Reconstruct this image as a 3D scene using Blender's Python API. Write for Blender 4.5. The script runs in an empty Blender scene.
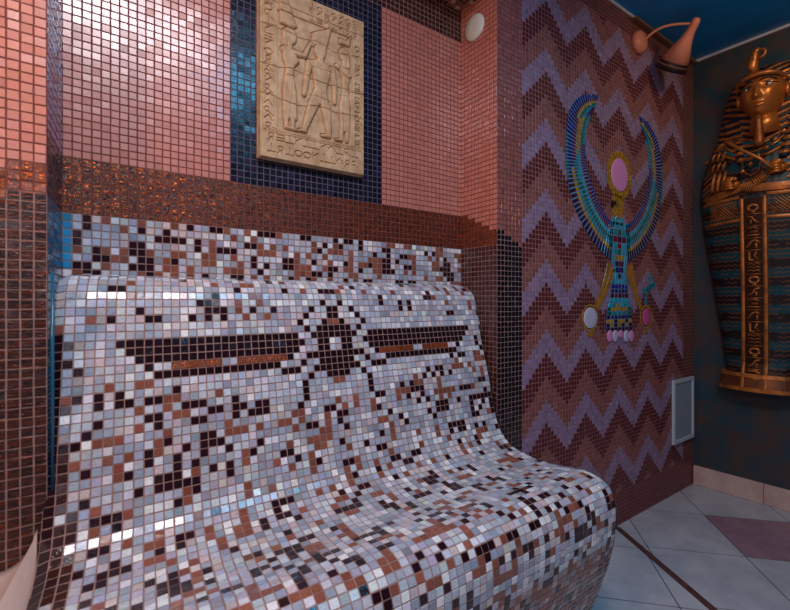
import bpy, bmesh, math, random
import numpy as np
from mathutils import Vector, Matrix
random.seed(7); rng = np.random.default_rng(11)
S = bpy.context.scene; COL = S.collection
TH = math.radians(35.48); F = 445.0; H = 1.139; CY = 301.1
YF = 1.183; YB = 1.383; CEIL = 2.636; XR = 3.136; XN = 1.332   # front wall plane, niche back, ceiling, right wall, niche right face

# ------------------------------------------------------------ colours and materials
def lin(r, g, b):
    f = lambda c: (c/255/12.92) if c/255 <= .04045 else ((c/255+.055)/1.055)**2.4
    return (f(r), f(g), f(b))
def newmat(name):
    m = bpy.data.materials.new(name); m.use_nodes = True
    nt = m.node_tree; b = nt.nodes['Principled BSDF']
    return m, nt, b
def N(nt, t, **kw):
    n = nt.nodes.new(t)
    for k, v in kw.items(): setattr(n, k, v)
    return n
def plain(name, col, rough=.5, metal=0, noise=0, nscale=20, bump=0, bscale=60, col2=None, spec=.5):
    m, nt, b = newmat(name)
    b.inputs['Roughness'].default_value = rough; b.inputs['Metallic'].default_value = metal
    b.inputs['Specular IOR Level'].default_value = spec
    b.inputs['Base Color'].default_value = (*col, 1)
    tc = N(nt, 'ShaderNodeTexCoord')
    if noise or col2:
        no = N(nt, 'ShaderNodeTexNoise'); no.inputs['Scale'].default_value = nscale; no.inputs['Detail'].default_value = 6
        no.inputs['Roughness'].default_value = .65
        nt.links.new(tc.outputs['Object'], no.inputs['Vector'])
        cr = N(nt, 'ShaderNodeValToRGB'); cr.color_ramp.elements[0].position = .35; cr.color_ramp.elements[1].position = .65
        c2 = col2 or tuple(min(1, c*(1+noise)) for c in col); c1 = col if col2 else tuple(c*(1-noise) for c in col)
        cr.color_ramp.elements[0].color = (*c1, 1); cr.color_ramp.elements[1].color = (*c2, 1)
        nt.links.new(no.outputs['Fac'], cr.inputs['Fac']); nt.links.new(cr.outputs['Color'], b.inputs['Base Color'])
    if bump:
        nb = N(nt, 'ShaderNodeTexNoise'); nb.inputs['Scale'].default_value = bscale; nb.inputs['Detail'].default_value = 4
        nt.links.new(tc.outputs['Object'], nb.inputs['Vector'])
        bp = N(nt, 'ShaderNodeBump'); bp.inputs['Strength'].default_value = bump; bp.inputs['Distance'].default_value = .004
        nt.links.new(nb.outputs['Fac'], bp.inputs['Height']); nt.links.new(bp.outputs['Normal'], b.inputs['Normal'])
    return m
def tilemat(name, rough, bump, bscale, streak=0.25, metal=0.0, spark=None, stretch=(1, 1, 1), spec=.5, coat=0, crough=.06):
    """mosaic tile: its own colour per tile, veined like smalti glass"""
    m, nt, b = newmat(name)
    at = N(nt, 'ShaderNodeAttribute'); at.attribute_name = 'tile_colour'
    tc = N(nt, 'ShaderNodeTexCoord'); mp = N(nt, 'ShaderNodeMapping'); mp.inputs['Scale'].default_value = stretch
    nt.links.new(tc.outputs['Object'], mp.inputs['Vector'])
    no = N(nt, 'ShaderNodeTexNoise'); no.inputs['Scale'].default_value = bscale; no.inputs['Detail'].default_value = 3
    no.inputs['Distortion'].default_value = 1.2
    nt.links.new(mp.outputs['Vector'], no.inputs['Vector'])
    mr = N(nt, 'ShaderNodeMapRange'); mr.inputs['From Min'].default_value = .3; mr.inputs['From Max'].default_value = .7
    mr.inputs['To Min'].default_value = 1-streak; mr.inputs['To Max'].default_value = 1+streak
    nt.links.new(no.outputs['Fac'], mr.inputs['Value'])
    vm = N(nt, 'ShaderNodeVectorMath', operation='SCALE')
    nt.links.new(at.outputs['Color'], vm.inputs[0]); nt.links.new(mr.outputs['Result'], vm.inputs['Scale'])
    src = vm.outputs['Vector']
    if spark:
        cr = N(nt, 'ShaderNodeValToRGB'); cr.color_ramp.elements[0].position = .51; cr.color_ramp.elements[1].position = .66
        nt.links.new(no.outputs['Fac'], cr.inputs['Fac'])
        mx = N(nt, 'ShaderNodeMixRGB'); mx.inputs['Color2'].default_value = (*spark, 1)
        nt.links.new(cr.outputs['Color'], mx.inputs['Fac']); nt.links.new(src, mx.inputs['Color1']); src = mx.outputs['Color']
        nt.links.new(cr.outputs['Color'], b.inputs['Metallic'])
    else:
        b.inputs['Metallic'].default_value = metal
    nt.links.new(src, b.inputs['Base Color'])
    b.inputs['Roughness'].default_value = rough; b.inputs['Specular IOR Level'].default_value = spec
    b.inputs['Coat Weight'].default_value = coat; b.inputs['Coat Roughness'].default_value = crough
    bp = N(nt, 'ShaderNodeBump'); bp.inputs['Strength'].default_value = bump; bp.inputs['Distance'].default_value = .002
    nt.links.new(no.outputs['Fac'], bp.inputs['Height']); nt.links.new(bp.outputs['Normal'], b.inputs['Normal'])
    return m
M = {}
M['glass'] = tilemat('smalti_glass_tile', .13, .25, 130, .16, stretch=(1, 1, 1.6), coat=.35)
M['copper'] = tilemat('copper_aventurine_tile', .24, 1.0, 150, .5, spark=lin(236, 112, 40), stretch=(1, 1, 1.8), coat=.4)
M['copper_streak'] = tilemat('streaked_copper_tile', .25, .8, 60, .5, spark=lin(140, 68, 36), stretch=(.6, 1, 4.5), coat=.3)
M['satin'] = tilemat('satin_pink_tile', .34, .12, 200, .08, spec=.7, coat=.9, crough=.2)
M['matte'] = tilemat('chevron_tile', .42, .1, 200, .1, spec=.4)
M['grout_brown'] = plain('grout_rosy_brown', lin(152, 118, 110), .85, noise=.2, nscale=50)
M['grout_mauve'] = plain('grout_mauve', lin(165, 124, 126), .85, noise=.2, nscale=50)
M['grout_pink'] = plain('grout_pink', lin(118, 62, 54), .85, noise=.15, nscale=50)
M['grout_navy'] = plain('grout_slate', lin(84, 80, 92), .85, noise=.2, nscale=50)
M['grout_grey'] = plain('grout_grey', lin(128, 122, 122), .85, noise=.2, nscale=50)
M['paint_wall'] = plain('sponged_teal_brown_paint', lin(24, 68, 82), .45, col2=lin(84, 62, 54), nscale=8, bump=.3, bscale=30)
M['ceil'] = plain('blue_ceiling_paint', lin(6, 128, 196), .35, noise=.08, nscale=3)
M['white_trim'] = plain('white_moulding', lin(205, 205, 215), .4)
M['marble'] = plain('pinkish_marble', lin(200, 165, 155), .3, col2=lin(222, 192, 182), nscale=8)
M['floor_tile'] = plain('pale_grey_marble_tile', lin(176, 176, 186), .22, col2=lin(202, 200, 206), nscale=6, bump=.05)
M['floor_purple'] = plain('mauve_marble_tile', lin(150, 112, 128), .25, col2=lin(172, 134, 148), nscale=7)
M['floor_grout'] = plain('floor_grout', lin(62, 58, 66), .8)
M['stone'] = plain('carved_sandstone', lin(182, 142, 104), .5, col2=lin(216, 180, 140), nscale=30, bump=.6, bscale=220)
M['gold'] = plain('aged_gold_paint', lin(214, 132, 62), .38, metal=.5, col2=lin(140, 78, 38), nscale=14, bump=.25, bscale=45)
M['gold_face'] = plain('polished_gold_face', lin(214, 132, 58), .33, metal=.55, col2=lin(184, 104, 44), nscale=9, bump=.08, bscale=30)
M['navy'] = plain('dark_navy_paint', lin(16, 24, 38), .35, noise=.3, nscale=12)
M['dark'] = plain('black_recess', lin(14, 10, 9), .6)
M['eye_white'] = plain('eye_enamel', lin(200, 196, 180), .2)
M['teal'] = plain('teal_enamel', lin(20, 105, 120), .3)
M['lamp'] = plain('salmon_lacquer', lin(222, 138, 108), .36, spec=.4)
M['lamp_in'] = plain('lamp_black_rim', lin(36, 24, 24), .4)
M['white_plastic'] = plain('white_plastic', lin(226, 222, 208), .35)
M['panel_grey'] = plain('grey_panel', lin(150, 162, 176), .4)
M['panel_frame'] = plain('white_frame', lin(198, 206, 216), .35)
M['plaster'] = plain('beige_plaster', lin(205, 178, 170), .5, noise=.06, nscale=8, bump=.1)
M['rear'] = plain('mauve_render', lin(120, 84, 92), .6)
M['blue_glow'] = plain('blue_glow_rod', lin(20, 96, 130), .2)  # plain blue for the added rod, stands in for bluish light
M['drain'] = plain('dark_brown_mosaic_strip', lin(96, 60, 56), .4, noise=.4, nscale=60)
M['disc_pink'] = plain('pink_stone_disc', lin(235, 150, 205), .4)
M['disc_white'] = plain('white_stone_disc', lin(205, 200, 225), .4)
M['disc_mag'] = plain('magenta_stone_disc', lin(215, 85, 150), .4)

# ------------------------------------------------------------ object helpers
def link(name, me, mats, parent=None, smooth=False):
    o = bpy.data.objects.new(name, me); COL.objects.link(o)
    for m in (mats if isinstance(mats, (list, tuple)) else [mats]): me.materials.append(m)
    if parent: o.parent = parent
    if smooth: me.polygons.foreach_set('use_smooth', [True]*len(me.polygons))
    return o
def mesh(name, vs, fs, mats, parent=None, smooth=False, mi=None):
    me = bpy.data.meshes.new(name); me.from_pydata([tuple(v) for v in vs], [], [tuple(f) for f in fs])
    o = link(name, me, mats, parent, smooth)
    if mi is not None: me.polygons.foreach_set('material_index', mi)
    me.update(); return o
def frombm(name, bm, mats, parent=None, smooth=False):
    bmesh.ops.recalc_face_normals(bm, faces=bm.faces)
    me = bpy.data.meshes.new(name); bm.to_mesh(me); bm.free(); return link(name, me, mats, parent, smooth)
def box(bm, lo, hi, bev=0):
    r = bmesh.ops.create_cube(bm, size=1); vs = r['verts']
    c = [(a+b)/2 for a, b in zip(lo, hi)]; s = [b-a for a, b in zip(lo, hi)]
    bmesh.ops.scale(bm, vec=s, verts=vs); bmesh.ops.translate(bm, vec=c, verts=vs)
    if bev:
        es = list({e for v in vs for e in v.link_edges})
        bmesh.ops.bevel(bm, geom=es, offset=bev, segments=2, affect='EDGES', profile=.6)
def tube(bm, pts, rad, seg=12, cap=True):
    pts = [Vector(p) for p in pts]; n = len(pts)
    if not hasattr(rad, '__len__'): rad = [rad]*n
    rings = []; up = None
    for i, p in enumerate(pts):
        t = (pts[min(i+1, n-1)]-pts[max(i-1, 0)]).normalized()
        if up is None:
            up = Vector((0, 0, 1)) if abs(t.z) < .9 else Vector((1, 0, 0))
        a = t.cross(up).normalized(); b = a.cross(t).normalized(); up = b
        rings.append([bm.verts.new(p+rad[i]*(math.cos(2*math.pi*k/seg)*a+math.sin(2*math.pi*k/seg)*b)) for k in range(seg)])
    for r0, r1 in zip(rings, rings[1:]):
        for k in range(seg): bm.faces.new((r0[k], r0[(k+1) % seg], r1[(k+1) % seg], r1[k]))
    if cap: bm.faces.new(rings[0][::-1]); bm.faces.new(rings[-1])
def bez(p0, p1, p2, p3, n=16):
    return [tuple((1-t)**3*a+3*(1-t)**2*t*b+3*(1-t)*t*t*c+t**3*d for a, b, c, d in zip(p0, p1, p2, p3)) for t in [i/n for i in range(n+1)]]
def empty(name, loc):
    o = bpy.data.objects.new(name, None); o.empty_display_size = .1; COL.objects.link(o); o['_p'] = 0; del o['_p']
    return o
def tag(o, label=None, cat=None, group=None, kind=None):
    for k, v in (('label', label), ('category', cat), ('group', group), ('kind', kind)):
        if v: o[k] = v
    return o
def struct(o): o['kind'] = 'structure'; return o

def tile_grid(name, nu, nv, P, paint, mats, parent=None, pitch=.02, gap=.0013, h=.0011, tilt=.0003, bevel=.0007, mask=None, flip=False):
    """one mesh: grout bed plus raised, bevelled mosaic tiles; paint(i,j)->(material slot, rgb)"""
    I, J = np.meshgrid(np.arange(nu), np.arange(nv), indexing='ij'); I = I.ravel(); J = J.ravel()
    GI, GJ = np.meshgrid(np.arange(nu+1), np.arange(nv+1), indexing='ij')
    base = P(GI.ravel().astype(float), GJ.ravel().astype(float))
    id_ = lambda i, j: i*(nv+1)+j
    bf = np.stack([id_(I, J), id_(I+1, J), id_(I+1, J+1), id_(I, J+1)], 1)
    mi, rgb = paint(I, J)
    if mask is not None:
        k = mask(I, J); bf = bf[k]; I, J, mi, rgb = I[k], J[k], mi[k], rgb[k]
    g = gap/pitch; g2 = (gap+bevel)/pitch; n = len(I)
    I = I.astype(float); J = J.astype(float)
    j1 = rng.uniform(-.018, .018, n); j2 = rng.uniform(-.018, .018, n)
    cs = [(0, 0), (1, 0), (1, 1), (0, 1)]
    lo = []; hi = []
    c0 = P(I+.5, J+.5); cu = P(I+.6, J+.5)-c0; cv = P(I+.5, J+.6)-c0
    nn = np.cross(cu, cv)*(-1 if flip else 1); nn /= np.linalg.norm(nn, axis=1)[:, None]+1e-12
    tu = rng.normal(0, tilt, n); tv = rng.normal(0, tilt, n)
    for a, b in cs:
        q = lambda gg: P(I+j1+(gg if a == 0 else 1-gg), J+j2+(gg if b == 0 else 1-gg))
        lo.append(q(g)-nn*.0002)
        hh = h+(a-.5)*2*tu+(b-.5)*2*tv
        hi.append(q(g2)+nn*hh[:, None])
    V = np.concatenate([base]+lo+hi); o = len(base)
    L = [o+k*n+np.arange(n) for k in range(4)]; T = [o+(4+k)*n+np.arange(n) for k in range(4)]
    faces = [bf, np.stack(T, 1)]+[np.stack([L[k], L[(k+1) % 4], T[(k+1) % 4], T[k]], 1) for k in range(4)]
    Fc = np.concatenate(faces)
    if flip: Fc = Fc[:, ::-1].copy()
    me = bpy.data.meshes.new(name); me.vertices.add(len(V)); me.vertices.foreach_set('co', V.ravel().astype(np.float32))
    me.loops.add(Fc.size); me.loops.foreach_set('vertex_index', Fc.ravel().astype(np.int32))
    me.polygons.add(len(Fc)); me.polygons.foreach_set('loop_start', (np.arange(len(Fc))*4).astype(np.int32))
    me.polygons.foreach_set('loop_total', np.full(len(Fc), 4, np.int32))
    allmi = np.concatenate([np.where((mi == 2) | (mi == 1), 6, np.where(mi == 6, 8, 0))]+[mi+1]*5).astype(np.int32)
    me.polygons.foreach_set('material_index', allmi)
    sm = np.zeros(len(Fc), bool); me.polygons.foreach_set('use_smooth', sm)
    colr = np.concatenate([np.full((len(bf), 3), .2)]+[rgb]*5); c4 = np.ones((len(Fc), 4, 4), np.float32); c4[:, :, :3] = colr[:, None, :]
    at = me.color_attributes.new('tile_colour', 'FLOAT_COLOR', 'CORNER'); at.data.foreach_set('color', c4.ravel())
    me.update(); me.validate()
    return link(name, me, mats, parent)
def vary(rgb, s=.12, hue=.03):
    n = len(rgb); return np.clip(rgb*(1+rng.normal(0, s, n))[:, None]*(1+rng.normal(0, hue, (n, 3))), .002, .95)
def plane(o, du, dv, pu, pv):
    o = np.array(o, float); du = np.array(du, float)*pu; dv = np.array(dv, float)*pv
    return lambda u, v: o+np.outer(u, du)+np.outer(v, dv)
A = lambda *c: np.array(lin(*c))
PINK = A(202, 126, 110); PINK_SHADED = A(150, 88, 84); NAVY = A(26, 23, 38); BROWN = A(74, 34, 24); DARKC = A(40, 18, 16); MIR = A(142, 84, 68)
PALE = [A(182, 188, 202), A(206, 210, 218), A(160, 170, 188), A(234, 234, 238), A(208, 192, 192), A(186, 180, 194)]
PLUM = A(40, 16, 26)
MATS = [M['grout_brown'], M['glass'], M['copper'], M['satin'], M['matte'], M['copper_streak'], M['grout_pink'], M['glass'], M['grout_navy']]   # slots: 1 glass 2 copper 3 satin 4 matte -> paint codes 0..3
def mixture(n, pd=.2, pb=.15, clump=None):
    r = rng.random(n); pal = np.array(PALE)[rng.choice(6, n, p=[.27, .2, .24, .11, .1, .08])]
    return r, pal
def clumpfield(nu, nv, seed):
    g = np.random.default_rng(seed); a = g.random((nu+2, nv+2))
    b = .78*a[1:-1, 1:-1]+.09*(a[2:, 1:-1]+a[:-2, 1:-1])+.09*(a[1:-1, 2:]+a[1:-1, :-2])
    r = np.empty(b.size); r[np.argsort(b.ravel())] = np.linspace(0, 1, b.size); return r.reshape(b.shape)

# ------------------------------------------------------------ niche back wall
PZ = .02; PX = .0203
z0 = 1.36-PZ*68          # rows count from here; row 25 starts at 1.36
nzr = int(round((2.383-z0)/PZ)); nxr = 67
def P_back(u, v):
    x0, x1 = -.032, XN
    return np.stack([x0+(x1-x0)*u/nxr, np.full_like(u, YB), z0+v*PZ], 1)
cl1 = clumpfield(nxr, nzr, 3)
def paint_back(I, J):
    n = len(I); mi = np.zeros(n, int); rgb = np.zeros((n, 3)); r = cl1[I, J]; _, pal = mixture(n)
    pale = J < 68
    rgb[pale] = pal[pale]; d = pale & (r < .2); b = pale & (r > .78)
    rgb[d] = PLUM; rgb[b] = MIR
    blue = pale & (I == 0) & (J > 60); rgb[blue] = A(40, 140, 190)  # first column painted blue for the reflected blue light
    cop = (J >= 68) & (J < 75); mi[cop] = 1; rgb[cop] = A(56, 22, 16)
    top = J >= 112; rgb[top] = A(70, 34, 28)
    rest = (J >= 75) & ~top
    nav = rest & (I >= 20) & (I < 47); rgb[nav] = NAVY; mi[nav] = 6
    pk = rest & ~nav; mi[pk] = 2; rgb[pk] = PINK
    nvt = top & (I >= 20) & (I < 47); rgb[nvt] = A(44, 30, 40)
    out = vary(rgb, .14, .04); out[pk] = vary(rgb[pk], .05, .015)
    i = nav & (rng.random(n) < .25); out[i] *= np.array([2.0, 1.5, 2.0]); return mi, out
wb = struct(tile_grid('wall_back', nxr, nzr, P_back, paint_back, MATS, pitch=PX, tilt=.00013))

# niche right face (faces -X), niche left face, soffit
nyr = 10
def P_nr(u, v): return np.stack([np.full_like(u, XN), YB-(YB-YF)*u/nyr, z0+v*PZ], 1)
zoff = lambda J: z0+J*PZ
def paint_nr(I, J):
    n = len(I); mi = np.full(n, 2); rgb = np.tile(PINK*np.array([1.05, .95, .9]), (n, 1))  # same pink tiles, warm lamplight on this face painted into the tint
    topz = 75-(I//2)      # stepped edge
    low = J < topz
    rgb[low] = A(70, 34, 32); mi[low] = 0
    cop = low & (J >= 68); mi[cop] = 1; rgb[cop] = A(86, 36, 24)
    out = vary(rgb, .14, .04); k = ~low; out[k] = vary(rgb[k], .05, .015); return mi, out
wnr = struct(tile_grid('wall_niche_right', nyr, nzr, P_nr, paint_nr, MATS, pitch=.02))
def P_nl(u, v):
    t = u/nyr
    return np.stack([-.0525+.0205*t, YF+(YB-YF)*t, z0+v*PZ], 1)
def paint_nl(I, J):
    n = len(I); mi = np.full(n, 2); rgb = np.tile(A(96, 74, 116), (n, 1))
    low = J < 75; rgb[low] = A(40, 34, 52); mi[low] = 0
    bl = J < 68; rgb[bl] = A(24, 78, 110)  # lower tiles painted blue for the blue light in this corner
    return mi, vary(rgb, .12, .04)
wnl = struct(tile_grid('wall_niche_left', nyr, nzr, P_nl, paint_nl, MATS, pitch=.02))
def P_so(u, v): return np.stack([-.0525+(XN+.0525)*u/nxr, YF+(YB-YF)*v/nyr, np.full_like(u, 2.373)], 1)
def paint_so(I, J):
    n = len(I); r = rng.random(n); rgb = np.tile(A(150, 104, 66), (n, 1)); rgb[r < .35] = A(84, 48, 28); rgb[r > .8] = A(206, 170, 130)
    return np.zeros(n, int), vary(rgb, .15)
tile_grid('ceiling_niche', nxr, nyr, lambda u, v: P_so(u, nyr-v), paint_so, MATS, pitch=.02)
struct(bpy.data.objects['ceiling_niche'])

# ------------------------------------------------------------ front wall right of the niche (chevrons)
FP = .0215; FZ = .0202
ncol = int(round((XR-1.332)/FP)); nrow = int(CEIL/FZ)+1
cA = (XR-1.332)/ncol
zc = 1.316-65*FZ         # row 65 bottom edge at the first lilac peak
zc = 1.3095-FZ/2-65*FZ+0.0
def P_fr(u, v): return np.stack([1.332+u*cA, np.full_like(u, YF), np.minimum(zc+v*FZ, CEIL)], 1)
LIL = A(150, 124, 154); MAR = A(100, 36, 36); BRP = A(144, 84, 76)
def paint_fr(I, J):
    n = len(I); mi = np.full(n, 3); rgb = np.zeros((n, 3))
    c = I-7; d = np.abs((c-7+7) % 14-7)
    d = np.abs(((c-7+7) % 14)-7)      # 0 at the peaks
    ph = (65-(J+d)) % 15
    rgb[:] = BRP
    rgb[ph < 5] = LIL; rgb[(ph >= 5) & (ph < 10)] = MAR
    strip = I < 7
    rgb[strip] = PINK_SHADED*1.1; mi[strip] = 2  # same pink tiles, dimmer light on this face painted as darker pink
    lows = strip & (zc+J*FZ < 1.41-FZ*(I//2)); rgb[lows] = A(17, 15, 18); mi[lows] = 0
    zz = zc+J*FZ
    bot = (~strip) & (zz < .165); rgb[bot] = A(112, 50, 50)
    brd = (~strip) & ((I >= 77) | (zz > 2.52)); rgb[brd & ~bot] = A(112, 58, 50)
    return mi, vary(rgb, .1, .03)
FM = [M['grout_mauve']]+MATS[1:]
wf = struct(tile_grid('wall_front_right', ncol, nrow, P_fr, paint_fr, FM, pitch=FP, tilt=.0002))
# pieces of the front wall: above the niche, and left pilaster
npl = int(round(1.138/.0215)); npr = int(CEIL/FZ)+1
def P_pl(u, v): return np.stack([-1.2+(1.2-.0525)*u/npl, np.full_like(u, YF), np.minimum(v*FZ-.009, CEIL)], 1)
def paint_pl(I, J):
    n = len(I); mi = np.full(n, 2); rgb = np.tile(A(214, 132, 108), (n, 1)); k = npl-1-I
    step = 71-np.where(k < 3, 0, 1+(k-3)//3)
    low = J < step; mi[low] = 4; rgb[low] = A(46, 20, 18)
    br = low & (J >= step-3); rgb[br] = A(120, 56, 26); mi[br] = 1
    out = vary(rgb, .2, .04); q = ~low; out[q] = vary(rgb[q], .05, .015); return mi, out
wpl = struct(tile_grid('wall_front_left', npl, npr, P_pl, paint_pl, MATS, pitch=.0215))
nab = int(round((XN+.0525)/.0215))
def paint_ab(I, J): return np.full(len(I), 2), vary(np.tile(PINK, (len(I), 1)), .05)
struct(tile_grid('wall_front_above_niche', nab, 13, lambda u, v: np.stack([-.0525+(XN+.0525)*u/nab, np.full_like(u, YF), 2.373+(CEIL-2.373)*v/13], 1), paint_ab, MATS, pitch=.0215))

# ------------------------------------------------------------ plain shell
def quad(name, pts, m): return struct(mesh(name, pts, [(0, 1, 2, 3)], m))
X0, Y0 = -1.2, -1.9
def slab(name, lo, hi, m):
    bm = bmesh.new(); box(bm, lo, hi); return struct(frombm(name, bm, m))
slab('ceiling', (X0-.05, Y0-.05, CEIL), (XR+.05, YB+.05, CEIL+.08), M['ceil'])
slab('wall_right', (XR, Y0, 0), (XR+.08, YB+.05, CEIL), M['paint_wall'])
slab('wall_left', (X0-.08, Y0, 0), (X0, YF, CEIL), M['rear'])
slab('wall_rear', (X0-.08, Y0-.08, 0), (XR+.08, Y0, CEIL), M['rear'])
# ceiling moulding
bm = bmesh.new(); box(bm, (XN, YF-.012, CEIL-.012), (XR, YF-.002, CEIL), .002); struct(frombm('trim_1', bm, M['white_trim']))
bm = bmesh.new(); box(bm, (XR-.014, Y0, CEIL-.014), (XR, YF-.014, CEIL), .002); struct(frombm('trim_2', bm, M['white_trim']))
bm = bmesh.new(); box(bm, (2.36, YF-.03, CEIL-.028), (XR-.016, YF-.004, CEIL-.014), .002); struct(frombm('trim_3', bm, plain('timber_batten', lin(120, 84, 62), .5, noise=.2)))
# skirting in marble lengths
bm = bmesh.new(); y = YF-.003
while y > Y0:
    y2 = max(y-.35 if y > 1 else y-.4, Y0); box(bm, (XR-.014, y2+.0012, .001), (XR-.0005, y-.0012, .117), .002); y = y2
struct(frombm('baseboard_right', bm, M['marble']))
# floor: grout bed and marble tiles laid diagonally
slab('floor', (X0-.05, Y0-.05, -.08), (XR+.05, YB+.05, -.0008), M['floor_grout'])
def clip(poly, a, b, c):
    out = []
    for i, p in enumerate(poly):
        q = poly[(i+1) % len(poly)]; dp = a*p[0]+b*p[1]-c; dq = a*q[0]+b*q[1]-c
        if dp >= 0: out.append(p)
        if dp*dq < 0: t = dp/(dp-dq); out.append((p[0]+t*(q[0]-p[0]), p[1]+t*(q[1]-p[1])))
    return out
ang = math.radians(-47.6); e1 = (math.cos(ang), math.sin(ang)); e2 = (-math.sin(ang), math.cos(ang))
O = (2.683, .977); T = .40; vs = []; fs = []; mi = []
sd = (-.3, -.52); L_ = math.hypot(*sd); sn = (sd[1]/L_, -sd[0]/L_)   # drain strip direction and normal
sc = sn[0]*2.21+sn[1]*1.18
purple = {(0, -1)}
def addpoly(poly, m):
    if len(poly) < 3: return
    k = len(vs); vs.extend([(x, y, 0) for x, y in poly]); fs.append(tuple(range(k, k+len(poly)))); mi.append(m)
for side in (1, -1):
    off = (0, 0) if side == 1 else (.035, .0)
    for i in range(-12, 12):
        for j in range(-12, 12):
            g = .0021; c = []
            for a, b in ((i*T+g, j*T+g), ((i+1)*T-g, j*T+g), ((i+1)*T-g, (j+1)*T-g), (i*T+g, (j+1)*T-g)):
                c.append((O[0]+off[0]+a*e1[0]+b*e2[0], O[1]+off[1]+a*e1[1]+b*e2[1]))
            for pl in ((1, 0, X0), (-1, 0, -XR), (0, 1, Y0), (0, -1, -YF)):
                c = clip(c, *pl)
                if len(c) < 3: break
            if len(c) < 3: continue
            # the strip parts the two lays
            c = clip(c, *( (sn[0], sn[1], sc+.011) if side == 1 else (-sn[0], -sn[1], -(sc-.011)) ))
            if side*1 == 1 and False: pass
            pur = (i, j) in purple or ((i-0) % 4 == 0 and (j+1) % 4 == 0 and i*j != 0 and i > 0)
            addpoly(c, 1 if pur else 0)
fl = mesh('floor_tiles', vs, fs, [M['floor_tile'], M['floor_purple']], None, mi=mi)
fl.name = 'floor_tiling'; struct(fl)
sol = fl.modifiers.new('thick', 'SOLIDIFY'); sol.thickness = .0007; sol.offset = -1
# drain strip
vs = []
for t in (0.0, 3.2):
    for s in (-.014, .014):
        for z in (-.003, .004): vs.append((2.205+sd[0]/L_*t+sn[0]*s, 1.17+sd[1]/L_*t+sn[1]*s, z))
struct(mesh('trim_4', vs, [(0, 1, 3, 2), (4, 6, 7, 5), (1, 5, 7, 3), (0, 2, 6, 4), (0, 4, 5, 1), (2, 3, 7, 6)], M['drain']))

# ------------------------------------------------------------ mosaic bench
prof = [(1.3785, 1.207), (1.335, 1.199), (1.303, 1.178), (1.284, 1.145), (1.271, 1.091), (1.253, 1.027), (1.236, .961), (1.219, .898), (1.202, .836), (1.189, .775),
        (1.174, .716), (1.156, .67), (1.132, .63), (1.098, .604), (1.05, .588), (1.0, .58), (.96, .577), (.91, .581), (.86, .589), (.81, .595), (.77, .590), (.735, .573),
        (.717, .541), (.710, .493), (.712, .445), (.719, .395), (.731, .335), (.75, .275), (.768, .22), (.785, .17), (.80, .12), (.815, .06), (.83, .0)]
pr = np.array(prof)
# Catmull-Rom resample by arc length
def crom(p, n=12):
    out = []
    for i in range(len(p)-1):
        a, b, c, d = p[max(i-1, 0)], p[i], p[i+1], p[min(i+2, len(p)-1)]
        for k in range(n):
            t = k/n; out.append(.5*((2*b)+(-a+c)*t+(2*a-5*b+4*c-d)*t*t+(-a+3*b-3*c+d)*t**3))
    out.append(p[-1]); return np.array(out)
pc = crom(pr)
for _ in range(30): pc[1:-1] = .25*pc[:-2]+.5*pc[1:-1]+.25*pc[2:]
sl = np.concatenate([[0], np.cumsum(np.linalg.norm(np.diff(pc, axis=0), axis=1))]); LB = sl[-1]
nb = 68; nv = int(round(LB/.0203))
def prof_at(v):
    s = np.clip(v/nv*LB, 0, LB); return np.interp(s, sl, pc[:, 0]), np.interp(s, sl, pc[:, 1])
XRB = XN-.004; RR = .022
def sstep(t): t = np.clip(t, 0, 1); return t*t*(3-2*t)
def P_bench(u, v):
    y, z = prof_at(v); xl = -.030-.14*(1.383-y)
    x = xl+(XRB+.024*sstep((1.17-y)/.25)-xl)*u/nb
    # soft shoulders: both end columns roll over towards the sides
    e = np.minimum(u, nb-u); dr = np.clip(1.0-e/1.5, 0, 1)
    ya, za = prof_at(v-.5); yb, zb = prof_at(v+.5); ty, tz = yb-ya, zb-za; L = np.hypot(ty, tz)+1e-9
    ny, nz = tz/L, -ty/L      # outward normal of the profile
    s = -RR*.55*dr**2
    return np.stack([x, y+ny*s, z+nz*s], 1)
cl2 = clumpfield(nb, nv, 21)
darkset = set(); copset = set(); litset = set(); brset = set()
def sym(row, cols, dst=darkset):
    for c in cols: dst.add((c, row)); dst.add((-1-c, row))
for r in range(7, 16): litset.update({(c, r) for c in range(-34, 34)} if r < 9 else {(c, r) for c in range(-30 if r < 14 else -22, 30 if r < 14 else 22)})
for r in (3, 4, 5, 6): litset.update({(c, r) for c in range(-9, 9)})
for r in (14, 15, 16, 17, 18): litset.update({(c, r) for c in range(-26+3*(r-13), 26-3*(r-13))})
sym(4, [1]); sym(5, [0, 3]); sym(6, [0, 4]); sym(7, [1, 5]); sym(7, [0], brset)
sym(8, [0, 1, 2, 4]); sym(9, [0, 1, 2, 3]+list(range(6, 29))); sym(10, [1, 2]+list(range(5, 28))); sym(11, [1, 2]+list(range(6, 27)))
sym(12, [0, 1, 2, 3, 4, 7, 25]); sym(12, list(range(8, 15))+list(range(17, 23)), copset)
sym(13, [0, 1, 2, 5]+list(range(9, 25))); sym(14, [0, 1, 2, 3, 6, 7, 8]); sym(15, [0, 1, 4]); sym(16, [5]); sym(16, [0], brset); sym(17, [5]); sym(18, [5]); sym(19, [6])
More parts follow.
